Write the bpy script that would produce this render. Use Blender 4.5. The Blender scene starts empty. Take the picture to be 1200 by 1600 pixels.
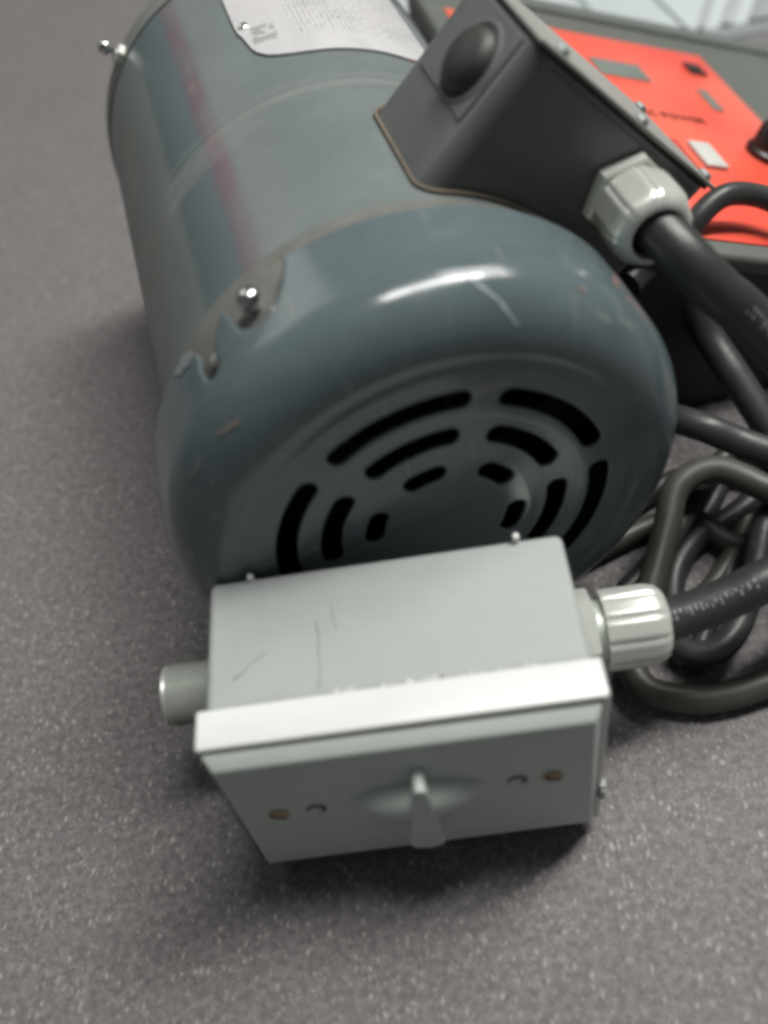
import bpy, bmesh, math, random
import numpy as np
from mathutils import Vector, Matrix, Quaternion
random.seed(4)
S = 0.001                                  # everything below is written in millimetres
PI = math.pi
sc = bpy.context.scene
C = sc.collection

# ------------------------------------------------------------------ camera
cam = bpy.data.objects.new('camera', bpy.data.cameras.new('camera')); C.objects.link(cam); sc.camera = cam
right = Vector((0.98795435, -0.07921331, -0.13293401))
down = Vector((-0.14547157, -0.76834067, -0.62329017))
fwd = Vector((-0.05276573, 0.63512035, -0.77060879))
m = Matrix((right, -down, -fwd)).transposed().to_4x4()
m.translation = Vector((18.56, -128.20, 339.81)) * S
cam.matrix_world = m
cam.data.sensor_fit = 'VERTICAL'; cam.data.sensor_height = 36.0
cam.data.lens = 1551.35 / 1600 * 36.0
cam.data.clip_start = 0.01; cam.data.clip_end = 30
cam.data.dof.use_dof = True
cam.data.dof.focus_distance = 0.365
cam.data.dof.aperture_fstop = 4.2
sc.cycles.filter_width = 3.5
sc.cycles.max_bounces = 8

# ------------------------------------------------------------------ light: a room with fluorescent tubes overhead, plus an added fill
w = bpy.data.worlds.new('World'); sc.world = w; w.use_nodes = True
bg = w.node_tree.nodes['Background']
bg.inputs[0].default_value = (0.90, 0.97, 0.96, 1); bg.inputs[1].default_value = 0.082
def area_light(name, loc, along, length, width, power, col=(1.0, 0.985, 0.95)):
    l = bpy.data.lights.new(name, 'AREA'); l.shape = 'RECTANGLE'
    l.size = length; l.size_y = width; l.energy = power; l.color = col
    o = bpy.data.objects.new(name, l); C.objects.link(o)
    a = Vector(along).normalized(); z = -(Vector((0.05, 0.25, 0)) - Vector(loc)).normalized()
    y = z.cross(a).normalized(); a = y.cross(z)
    mm = Matrix((a, y, z)).transposed().to_4x4(); mm.translation = Vector(loc); o.matrix_world = mm
    return o
area_light('tube_or_fill_light', (0.64, 0.42, 2.10), (0.93, 0.37, 0), 1.40, 0.26, 43)
area_light('tube_or_fill_light', (1.25, 1.00, 2.10), (0.93, 0.37, 0), 1.0, 0.80, 29)
area_light('tube_or_fill_light', (-1.50, 1.80, 1.75), (0.87, 0.5, 0), 1.25, 1.00, 7)  # added fill lamp that lifts the left-facing terminal box side, not a known fixture

sc.view_settings.view_transform = 'Standard'; sc.view_settings.look = 'None'
sc.view_settings.exposure = 0.0; sc.view_settings.gamma = 1.0

# ------------------------------------------------------------------ materials
class NT:
    def __init__(s, name):
        s.m = bpy.data.materials.new(name); s.m.use_nodes = True; s.t = s.m.node_tree
        s.b = s.t.nodes['Principled BSDF']; s.tc = None
    def n(s, typ, **kw):
        x = s.t.nodes.new(typ)
        for k, v in kw.items():
            if k.startswith('i_'):
                k2 = k[2:]; x.inputs[int(k2) if k2.isdigit() else k2.replace('_', ' ')].default_value = v
            else: setattr(x, k, v)
        return x
    def l(s, a, b): s.t.links.new(a, b)
    def coord(s):
        if not s.tc: s.tc = s.n('ShaderNodeTexCoord')
        return s.tc.outputs['Object']
    def noise(s, scale, detail=3, rough=.5, vec=None, dist=0):
        x = s.n('ShaderNodeTexNoise'); x.inputs['Scale'].default_value = scale; x.inputs['Detail'].default_value = detail
        x.inputs['Roughness'].default_value = rough; x.inputs['Distortion'].default_value = dist
        s.l(vec or s.coord(), x.inputs['Vector']); return x.outputs[0]
    def mapping(s, scale=(1, 1, 1), rot=(0, 0, 0), loc=(0, 0, 0)):
        x = s.n('ShaderNodeMapping'); x.inputs['Scale'].default_value = scale; x.inputs['Rotation'].default_value = rot
        x.inputs['Location'].default_value = loc; s.l(s.coord(), x.inputs['Vector']); return x.outputs[0]
    def ramp(s, fac, stops):
        x = s.n('ShaderNodeValToRGB'); e = x.color_ramp.elements
        while len(e) < len(stops): e.new(0.5)
        for k, (p, c) in enumerate(stops):
            e[k].position = p; e[k].color = (c, c, c, 1) if not isinstance(c, tuple) else (*c, 1)
        s.l(fac, x.inputs[0]); return x.outputs[0]
    def mix(s, fac, a, b, mode='MIX'):
        x = s.n('ShaderNodeMix', data_type='RGBA', blend_type=mode)
        for sock, v in ((x.inputs[0], fac), (x.inputs[6], a), (x.inputs[7], b)):
            if isinstance(v, (int, float)): sock.default_value = v
            elif isinstance(v, tuple): sock.default_value = (*v, 1)
            else: s.l(v, sock)
        return x.outputs[2]
    def math(s, op, a, b=0.0, c=None, clamp=False):
        x = s.n('ShaderNodeMath', operation=op); x.use_clamp = clamp
        for i, v in enumerate((a, b) if c is None else (a, b, c)):
            if isinstance(v, (int, float)): x.inputs[i].default_value = v
            else: s.l(v, x.inputs[i])
        return x.outputs[0]
    def bump(s, h, strength=.2, dist=.0005, prev=None):
        x = s.n('ShaderNodeBump'); x.inputs['Strength'].default_value = strength; x.inputs['Distance'].default_value = dist
        s.l(h, x.inputs['Height'])
        if prev: s.l(prev, x.inputs['Normal'])
        return x.outputs[0]
    def band(s, val, c, hw, soft):          # 1 inside |val-c|<hw, soft edge
        d = s.math('ABSOLUTE', s.math('SUBTRACT', val, c))
        return s.math('DIVIDE', s.math('SUBTRACT', hw + soft, d), soft, clamp=True)
    def set(s, **kw):
        for k, v in kw.items():
            k = k.replace('_', ' ')
            if isinstance(v, (int, float)): s.b.inputs[k].default_value = v
            elif isinstance(v, tuple): s.b.inputs[k].default_value = (*v, 1) if len(v) == 3 else v
            else: s.l(v, s.b.inputs[k])
        return s.m

def paint(name, col, rough=.35, var=.12, scratch=.0, scuff=None, metallic=0, spec=.5, bump=.08, dirt=.25, dirtcol=(.16, .13, .10)):
    t = NT(name)
    n1 = t.noise(28, 4, .6); n2 = t.noise(140, 3, .6)
    f = t.math('ADD', t.math('MULTIPLY', n1, .6), t.math('MULTIPLY', n2, .4))
    v = t.ramp(f, [(.3, 1 - var), (.7, 1 + var)])
    base = t.mix(1.0, col, v, 'MULTIPLY')
    if dirt:
        d = t.ramp(t.noise(22, 5, .7, dist=.6), [(.58, 0.0), (.75, 1.0)])
        base = t.mix(t.math('MULTIPLY', d, dirt), base, dirtcol)
    if scratch:
        for rot, sc_ in (((.3, .2, .5), (18, 300, 60)), ((.9, .1, 1.3), (300, 24, 50))):
            k = t.noise(1.0, 2, .5, vec=t.mapping(sc_, rot))
            k = t.ramp(k, [(.68, 0.0), (.72, 1.0)])
            base = t.mix(t.math('MULTIPLY', k, scratch), base, scuff or (.45, .42, .36))
    r = t.ramp(n1, [(.3, max(rough - .08, .02)), (.7, rough + .1)])
    nb = t.bump(t.noise(420, 2, .5), bump, .0003)
    nb = t.bump(t.noise(40, 2, .5), bump * .8, .0012, nb)
    return t.set(Base_Color=base, Roughness=r, Metallic=metallic, Normal=nb, Specular_IOR_Level=spec)

M = {}
M['motor'] = paint('motor_blue_grey_enamel', (.110, .143, .153), .20, .14, .16, bump=.10, dirt=.12)
M['bell'] = paint('cast_bell_dusty_paint', (.15, .155, .14), .55, .2, .15, bump=.25, dirt=.5)
M['rim'] = paint('rear_rim_dusty_paint', (.17, .18, .165), .5, .2, .2, dirt=.5)
M['termbox'] = paint('terminal_box_grey_enamel', (.135, .145, .145), .33, .08, .05, bump=.05, dirt=.06)
M['termcover'] = paint('terminal_cover_edge_paint', (.31, .31, .285), .5, .08, .1, dirt=.1)
M['gasket'] = paint('brown_fibre_gasket', (.16, .135, .10), .8, .2, 0, bump=.3)
M['blackgap'] = paint('black_rubber_seal', (.012, .013, .013), .6, .1, 0)
M['boxgrey'] = paint('switch_box_grey_paint', (.40, .425, .412), .55, .05, .0, spec=.3, bump=.10, dirt=.16, dirtcol=(.25, .25, .22))
M['cover'] = paint('switch_cover_grey_paint', (.56, .615, .58), .42, .05, .03, bump=.08, dirt=.05)
M['coverrim'] = paint('pale_cover_frame', (.74, .75, .73), .34, .03, .0, bump=.05, dirt=.10, dirtcol=(.6, .58, .5))
M['zinc'] = paint('cast_zinc', (.72, .75, .69), .30, .12, .1, scuff=(.35, .33, .27), metallic=.4, bump=.15, dirt=.25, dirtcol=(.35, .33, .26))
M['zincdull'] = paint('dull_threaded_zinc', (.55, .58, .54), .42, .12, 0, metallic=.4, bump=.15, dirt=.3)
M['steel'] = paint('bright_steel', (.72, .73, .72), .16, .06, 0, metallic=1, bump=.05, dirt=.1)
M['rusty'] = paint('rusty_screw_steel', (.42, .33, .23), .5, .35, .2, metallic=.5, bump=.3, dirt=.5, dirtcol=(.2, .08, .03))
M['rubber'] = paint('rubber_knockout', (.045, .042, .040), .55, .2, 0, bump=.1, dirt=.2, dirtcol=(.10, .09, .08))
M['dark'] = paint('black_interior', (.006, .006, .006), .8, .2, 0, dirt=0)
M['hole'] = paint('hole_shade_and_scuff', (.05, .06, .055), .5, .1, 0, dirt=0)
M['cordgrey'] = paint('aged_grey_cord', (.060, .058, .050), .45, .2, 0, bump=.2, dirt=.3, dirtcol=(.25, .22, .17))
M['scratchcol'] = paint('pale_scratch', (.30, .36, .37), .5, .1, 0, dirt=0)
M['silver'] = paint('worn_silver_ink', (.24, .26, .26), .4, .3, 0, dirt=.4, dirtcol=(.06, .06, .06))
M['screwdull'] = paint('dull_screw_head', (.28, .31, .31), .5, .15, 0, metallic=.3, dirt=.3)
M['bareedge'] = paint('worn_cover_edge', (.20, .235, .24), .45, .2, 0, dirt=.3)
M['rustmark'] = paint('rust_scuff', (.21, .16, .14), .6, .2, 0, dirt=0)
M['bezel'] = paint('console_case_grey', (.120, .132, .118), .5, .08, 0, bump=.12, dirt=.1)
M['caseshade'] = paint('console_body_shadow_black', (.022, .022, .020), .5, .1, 0, dirt=.05)  # case body coloured black to stand for the shadow below the terminal box
M['display'] = paint('grey_display_strip', (.17, .20, .18), .45, .06, 0, dirt=0)
M['switch'] = paint('pale_rocker', (.60, .60, .56), .4, .05, 0, dirt=.1)
M['knob'] = paint('black_knob_plastic', (.012, .010, .010), .4, .1, 0, dirt=0)
M['bin'] = paint('pale_bin_plastic', (.44, .49, .50), .4, .04, 0, bump=.05, dirt=.08)
M['bingrey'] = paint('grey_bin_rib_plastic', (.27, .29, .30), .4, .06, 0, dirt=.05)
M['print'] = paint('black_print', (.05, .015, .012), .5, .1, 0, dirt=0)
M['pinkline'] = paint('pink_print', (.75, .07, .10), .5, .1, 0, dirt=0)

def m_redlabel():
    t = NT('orange_red_label')
    n1 = t.noise(9, 3, .5)
    c = t.mix(t.ramp(n1, [(.42, 0.0), (.62, 1.0)]), (.87, .16, .10), (.84, .08, .05))
    return t.set(Base_Color=c, Roughness=.36, Normal=t.bump(t.noise(300, 2), .05, .0003))
M['red'] = m_redlabel()

def m_cord():
    t = NT('black_rubber_cord')
    n1 = t.noise(60, 4, .6)
    k = t.ramp(t.noise(1, 4, .7, vec=t.mapping((220, 220, 220)), dist=1.5), [(.60, 0.0), (.68, 1.0)])
    big = t.ramp(t.noise(14, 2), [(.45, 0.0), (.6, 1.0)])
    c = t.mix(n1, (.024, .026, .025), (.052, .055, .052))
    c = t.mix(t.math('MULTIPLY', t.math('MULTIPLY', k, big), .35), c, (.22, .24, .24))
    return t.set(Base_Color=c, Roughness=t.ramp(n1, [(.3, .36), (.7, .48)]), Normal=t.bump(t.noise(500, 3), .25, .0004))
M['cord'] = m_cord()

def m_shell():                                      # motor shell: local frame, Y along the axis, axis at z=87.25 mm
    t = NT('motor_shell_enamel')
    sx = t.n('ShaderNodeSeparateXYZ'); t.l(t.coord(), sx.inputs[0])
    x, y, z = sx.outputs
    ang = t.math('MULTIPLY', t.math('ARCTAN2', x, t.math('SUBTRACT', z, .08725)), 180 / PI)
    n1 = t.noise(24, 4, .6); n2 = t.noise(150, 3, .6)
    f = t.math('ADD', t.math('MULTIPLY', n1, .6), t.math('MULTIPLY', n2, .4))
    base = t.mix(1.0, (.158, .184, .181), t.ramp(f, [(.3, .9), (.7, 1.1)]), 'MULTIPLY')
    # room reflections painted in: dark blue band and mauve streak along the shell, uneven
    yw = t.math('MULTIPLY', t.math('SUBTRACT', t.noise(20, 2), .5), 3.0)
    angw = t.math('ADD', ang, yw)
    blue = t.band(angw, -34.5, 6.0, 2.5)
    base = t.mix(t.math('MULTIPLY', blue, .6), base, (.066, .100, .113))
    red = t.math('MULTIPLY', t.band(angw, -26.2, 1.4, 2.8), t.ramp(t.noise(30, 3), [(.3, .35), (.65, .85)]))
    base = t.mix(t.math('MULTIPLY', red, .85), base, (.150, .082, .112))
    # rubbed rings round the shell where a strap or tape was
    yy = t.math('ADD', y, t.math('MULTIPLY', ang, -.00004))
    nn = t.ramp(t.noise(1, 4, .7, vec=t.mapping((60, 500, 60))), [(.38, 0.0), (.62, 1.0)])
    nn2 = t.ramp(t.noise(26, 4, .7, dist=.8), [(.35, .1), (.62, 1.0)])
    ang_l = t.math('DIVIDE', t.math('SUBTRACT', -10.0, ang), 30.0, clamp=True)
    ring = t.band(yy, .1392, .0012, .0016)
    ring2 = t.math('MULTIPLY', t.band(yy, .1315, .0045, .0035), ang_l)
    ring3 = t.band(yy, .1455, .0006, .0012)
    rr = t.math('ADD', t.math('MULTIPLY', ring, .40), t.math('ADD', t.math('MULTIPLY', ring2, .55), t.math('MULTIPLY', ring3, .18)), clamp=True)
    rr = t.math('MULTIPLY', rr, t.math('ADD', .35, t.math('MULTIPLY', t.math('MULTIPLY', nn, nn2), .9)), clamp=True)
    left = t.math('DIVIDE', t.math('ADD', ang, 50.0), 10.0, clamp=True)
    rr = t.math('MULTIPLY', rr, left)
    base = t.mix(rr, base, (.32, .31, .27))
    # brown mottling low on the left side
    gr = t.math('MULTIPLY', t.ramp(t.noise(35, 5, .7, dist=1), [(.5, 0.0), (.7, 1.0)]), t.math('DIVIDE', t.math('SUBTRACT', -38.0, ang), 20.0, clamp=True))
    base = t.mix(t.math('MULTIPLY', gr, .5), base, (.22, .17, .11))
    sp = t.ramp(t.noise(1, 2, .5, vec=t.mapping((80, 30, 80))), [(.72, 0.0), (.76, 1.0)])
    base = t.mix(t.math('MULTIPLY', sp, .4), base, (.33, .25, .09))
    r = t.ramp(n1, [(.3, .36), (.7, .46)])
    nb = t.bump(t.noise(420, 2), .06, .0003); nb = t.bump(t.noise(30, 2), .05, .0015, nb)
    return t.set(Base_Color=base, Roughness=r, Normal=nb)
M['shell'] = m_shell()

def m_plate():
    t = NT('etched_name_plate')
    sx = t.n('ShaderNodeSeparateXYZ'); t.l(t.coord(), sx.inputs[0])
    x, y, z = sx.outputs
    ang = t.math('MULTIPLY', t.math('ARCTAN2', x, t.math('SUBTRACT', z, .08725)), 180 / PI)
    # rows of tiny worn print: rows across the axis direction
    row = t.math('ABSOLUTE', t.math('SINE', t.math('MULTIPLY', ang, 2.1)))
    row = t.ramp(row, [(.55, 0.0), (.85, 1.0)])
    cb = t.n('ShaderNodeCombineXYZ')
    t.l(t.math('MULTIPLY', ang, 1.3), cb.inputs[0]); t.l(t.math('MULTIPLY', y, 330), cb.inputs[1])
    ch = t.ramp(t.noise(1, 3, .7, vec=cb.outputs[0]), [(.46, 0.0), (.56, 1.0)])
    reg = t.math('MULTIPLY', t.math('DIVIDE', t.math('SUBTRACT', y, .1765), .006, clamp=True), t.math('DIVIDE', t.math('SUBTRACT', ang, 3.0), 4.0, clamp=True))
    prt = t.math('MULTIPLY', t.math('MULTIPLY', row, ch), reg)
    logo = t.math('MULTIPLY', t.band(y, .187, .006, .002), t.band(ang, -3.0, 3.0, .8))
    lg = t.math('MULTIPLY', logo, t.ramp(t.noise(260, 3), [(.42, 0.0), (.52, 1.0)]))
    base = t.mix(t.math('MULTIPLY', prt, .5), (.86, .85, .86), (.22, .22, .21))
    base = t.mix(t.math('MULTIPLY', lg, .45), base, (.10, .10, .10))
    w_ = t.noise(60, 4)
    base = t.mix(t.ramp(w_, [(.5, 0.0), (.75, .4)]), base, (.52, .49, .43))
    return t.set(Base_Color=base, Metallic=.5, Roughness=t.ramp(w_, [(.3, .34), (.7, .5)]), Normal=t.bump(t.noise(500, 2), .08, .0003))
M['plate'] = m_plate()

def m_table():
    t = NT('speckled_laminate')
    co = t.coord()
    wv = t.n('ShaderNodeMix', data_type='RGBA'); 
    base = t.mix(t.noise(16, 4, .6), (.153, .141, .142), (.186, .176, .178))
    fine = t.ramp(t.noise(900, 3, .7), [(.38, .86), (.64, 1.15)])
    base = t.mix(1.0, base, fine, 'MULTIPLY')
    mid = t.ramp(t.noise(330, 2, .6), [(.38, .80), (.66, 1.24)])
    base = t.mix(1.0, base, mid, 'MULTIPLY')
    # elongated pale flecks of several sizes
    for scv, rot, thr, st, colr, pick in (((430, 225, 400), .15, .36, .52, (.60, .57, .56), .5), ((640, 350, 600), -.1, .36, .46, (.52, .48, .46), .6), ((300, 250, 400), .5, .24, .5, (.58, .55, .52), .25)):
        mp = t.mapping(scv, (0, 0, rot), (rot * 3, 1.7, 0))
        nz = t.n('ShaderNodeTexNoise'); nz.inputs['Scale'].default_value = .8; t.l(mp, nz.inputs['Vector'])
        ad = t.n('ShaderNodeVectorMath', operation='ADD'); t.l(mp, ad.inputs[0])
        scn = t.n('ShaderNodeVectorMath', operation='SCALE'); scn.inputs['Scale'].default_value = 1.1; t.l(nz.outputs['Color'], scn.inputs[0]); t.l(scn.outputs[0], ad.inputs[1])
        vo = t.n('ShaderNodeTexVoronoi', feature='F1', voronoi_dimensions='2D'); vo.inputs['Scale'].default_value = 1.0; t.l(ad.outputs[0], vo.inputs['Vector'])
        sep = t.n('ShaderNodeSeparateColor'); t.l(vo.outputs['Color'], sep.inputs[0])
        rad = t.math('MULTIPLY', t.math('DIVIDE', t.math('SUBTRACT', sep.outputs[0], 1 - pick), pick, clamp=True), thr)
        k = t.math('DIVIDE', t.math('SUBTRACT', rad, vo.outputs['Distance']), .3, clamp=True)
        base = t.mix(t.math('MULTIPLY', k, st), base, colr)
    dk = t.ramp(t.noise(430, 2, .5, vec=t.mapping((1.2, .8, 1), (0, 0, .5), (3, 3, 0))), [(.62, 0.0), (.70, 1.0)])
    base = t.mix(t.math('MULTIPLY', dk, .45), base, (.05, .046, .048))
    return t.set(Base_Color=base, Roughness=.6, Normal=t.bump(t.noise(600, 2), .25, .0003), Specular_IOR_Level=.28)
M['table'] = m_table()

# ------------------------------------------------------------------ mesh helpers
def link(name, me, mat, parent=None, loc=None, smooth=True, auto=None):
    if smooth:
        me.polygons.foreach_set('use_smooth', [True] * len(me.polygons))
        if auto:
            me.set_sharp_from_angle(angle=math.radians(auto))
    o = bpy.data.objects.new(name, me); C.objects.link(o)
    if mat: me.materials.append(M[mat])
    if parent: o.parent = parent
    if loc: o.location = Vector(loc) * S
    return o
def from_bm(name, bm, mat, parent=None, smooth=True, auto=40, **k):
    bmesh.ops.recalc_face_normals(bm, faces=bm.faces)
    for v in bm.verts: v.co *= S
    me = bpy.data.meshes.new(name); bm.to_mesh(me); bm.free()
    return link(name, me, mat, parent, smooth=smooth, auto=auto, **k)
def tag(o, label=None, cat=None, group=None, kind=None):
    if label: o['label'] = label
    if cat: o['category'] = cat
    if group: o['group'] = group
    if kind: o['kind'] = kind
    return o
def empty(name, loc, rz=0):
    o = bpy.data.objects.new(name, None); C.objects.link(o); o.empty_display_size = .02
    o.location = Vector(loc) * S; o.rotation_euler = (0, 0, rz); return o
def frame(o_, x, y, z):
    mm = Matrix((Vector(x), Vector(y), Vector(z))).transposed().to_4x4(); mm.translation = Vector(o_); return mm
def axis_frame(o_, z, up=(0, 0, 1)):
    z = Vector(z).normalized(); up = Vector(up)
    if abs(z.dot(up)) > .95: up = Vector((0, 1, 0))
    x = up.cross(z).normalized(); y = z.cross(x)
    return frame(o_, x, y, z)
def bm_box(bm, lo, hi, bev=0, seg=3, mat=None, edges=None):
    r = bmesh.ops.create_cube(bm, size=1)
    vs = r['verts']
    for v in vs: v.co = Vector([lo[i] + (v.co[i] + .5) * (hi[i] - lo[i]) for i in range(3)])
    if bev:
        es = list({e for v in vs for e in v.link_edges})
        if edges: es = [e for e in es if edges(e)]
        rr = bmesh.ops.bevel(bm, geom=es, offset=bev, segments=seg, profile=.5, affect='EDGES')
        vs = list({v for f in rr['faces'] for v in f.verts} | {v for v in vs if v.is_valid})
    if mat:
        for v in {v for v in bm.verts if v in set(vs)}: v.co = mat @ v.co
    return vs
def bm_lathe(bm, prof, n=48, mat=None, radfn=None, cap=True):
    """prof: (r, h) list round +Z. radfn(ang, i) scales r."""
    rings = []
    for i, (r, h) in enumerate(prof):
        if r < 1e-6:
            v = bm.verts.new((0, 0, h)); rings.append([v])
        else:
            rings.append([bm.verts.new((r * (radfn(2 * PI * k / n, i) if radfn else 1) * math.cos(2 * PI * k / n),
                                        r * (radfn(2 * PI * k / n, i) if radfn else 1) * math.sin(2 * PI * k / n), h)) for k in range(n)])
    for a, b in zip(rings, rings[1:]):
        for k in range(n):
            k2 = (k + 1) % n
            if len(a) == 1 and len(b) == 1: continue
            if len(a) == 1: bm.faces.new((a[0], b[k], b[k2]))
            elif len(b) == 1: bm.faces.new((a[k], b[0], a[k2]))
            else: bm.faces.new((a[k], b[k], b[k2], a[k2]))
    if cap:
        if len(rings[0]) > 1: bm.faces.new(rings[0][::-1])
        if len(rings[-1]) > 1: bm.faces.new(rings[-1])
    if mat:
        for r in rings:
            for v in r: v.co = mat @ v.co
def spline(pts, n=12):
    P = [Vector(p) for p in pts]; P = [2 * P[0] - P[1]] + P + [2 * P[-1] - P[-2]]
    out = []
    for i in range(1, len(P) - 2):
        for k in range(n):
            t = k / n; a, b, c, d = P[i - 1:i + 3]
            out.append(.5 * ((2 * b) + (c - a) * t + (2 * a - 5 * b + 4 * c - d) * t * t + (3 * b - a - 3 * c + d) * t ** 3))
    out.append(P[-2]); return out
def bm_tube(bm, pts, r, n=16, rf=None, caps=True):
    T = [(pts[min(i + 1, len(pts) - 1)] - pts[max(i - 1, 0)]).normalized() for i in range(len(pts))]
    x = T[0].orthogonal().normalized(); rings = []
    for i, p in enumerate(pts):
        x = (x - T[i] * x.dot(T[i])).normalized(); y = T[i].cross(x)
        q = rf(i / (len(pts) - 1)) * r if rf else r
        rings.append([bm.verts.new(p + (x * math.cos(2 * PI * k / n) + y * math.sin(2 * PI * k / n)) * q) for k in range(n)])
    for a, b in zip(rings, rings[1:]):
        for k in range(n): bm.faces.new((a[k], a[(k + 1) % n], b[(k + 1) % n], b[k]))
    if caps: bm.faces.new(rings[0][::-1]); bm.faces.new(rings[-1])
def tube_obj(name, pts, r, mat, parent=None, n=16, sub=12, rf=None):
    bm = bmesh.new(); bm_tube(bm, spline(pts, sub), r, n, rf); return from_bm(name, bm, mat, parent, auto=60)

# ------------------------------------------------------------------ the bench top
bm = bmesh.new(); bm_box(bm, (-900, -520, -30), (900, 1300, 0), 4, 3)
tag(from_bm('table_top', bm, 'table'), kind='structure')

# ------------------------------------------------------------------ motor (local frame: Y along the shaft, face centre over the origin)
YAW = 0.2
motor = empty('electric_motor', (21.17, 72.22, 0), YAW)
tag(motor, 'large blue-grey enamelled electric motor lying on the speckled bench with slotted fan cover', 'electric motor')
ZC = 87.25
def cyl(th, r, d):                       # th in degrees from straight up, towards +X
    a = math.radians(th); return Vector((r * math.sin(a), d, ZC + r * math.cos(a)))

# --- fan cover: one pressed sheet, slots cut through
RF, RS, DC, DEND = 68.4, 87.3, 19.3, 44.6
rings = [(52.7, 7.0, 4.6, 18.2), (38.2, 7.0, 6.6, 18.2), (24.0, 6.6, 13.0, 18.2)]     # radius, width, half gap angle, phase
notchA = [(-18.4, 60), (-18.4, 42.4), (-19.0, 39.5), (-20.4, 34.0), (-22.4, 28.8), (-24.8, 25.8), (-28.0, 25.0), (-31.0, 28.4), (-32.2, 34.5), (-33.0, 40), (-34.2, 41.3), (-35.4, 38.5), (-38.0, 32.5), (-37.9, 24.0), (-40.0, 21.6), (-42.0, 23.0), (-43.0, 30.2), (-42.4, 35.0), (-44.0, 39.0), (-47.4, 41), (-50, 60)]
def poly_sdf(px, py, poly):
    d = np.full(px.shape, 1e9); s = np.ones(px.shape); n = len(poly)
    gx = np.zeros(px.shape); gy = np.zeros(px.shape)
    for i in range(n):
        ax, ay = poly[i]; bx, by = poly[i - 1]
        ex, ey = bx - ax, by - ay; wx, wy = px - ax, py - ay
        t = np.clip((wx * ex + wy * ey) / (ex * ex + ey * ey), 0, 1)
        qx, qy = wx - ex * t, wy - ey * t; dd = qx * qx + qy * qy
        better = dd < d; d = np.where(better, dd, d); gx = np.where(better, qx, gx); gy = np.where(better, qy, gy)
        c1 = py >= ay; c2 = py < by; c3 = ex * wy > ey * wx
        s = np.where((c1 & c2 & c3) | (~c1 & ~c2 & ~c3), -s, s)
    d = np.sqrt(d); return s * d, gx, gy
def slot_sdf(x, z):
    best = np.full(x.shape, 1e9); cx = np.zeros(x.shape); cz = np.zeros(x.shape)
    r = np.hypot(x, z); th = np.degrees(np.arctan2(x, z))
    for (R_, W_, hg, ph) in rings:
        cap = math.degrees((W_ / 2) / R_)
        rel = (th - ph) % 60 - 30
        lim = 30 - hg - cap
        tc = th - rel + np.clip(rel, -lim, lim)
        ccx, ccz = R_ * np.sin(np.radians(tc)), R_ * np.cos(np.radians(tc))
        d = np.hypot(x - ccx, z - ccz) - W_ / 2
        b = np.abs(d) < np.abs(best)
        b = d < best
        best = np.where(b, d, best); cx = np.where(b, ccx, cx); cz = np.where(b, ccz, cz)
    return best, cx, cz
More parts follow.
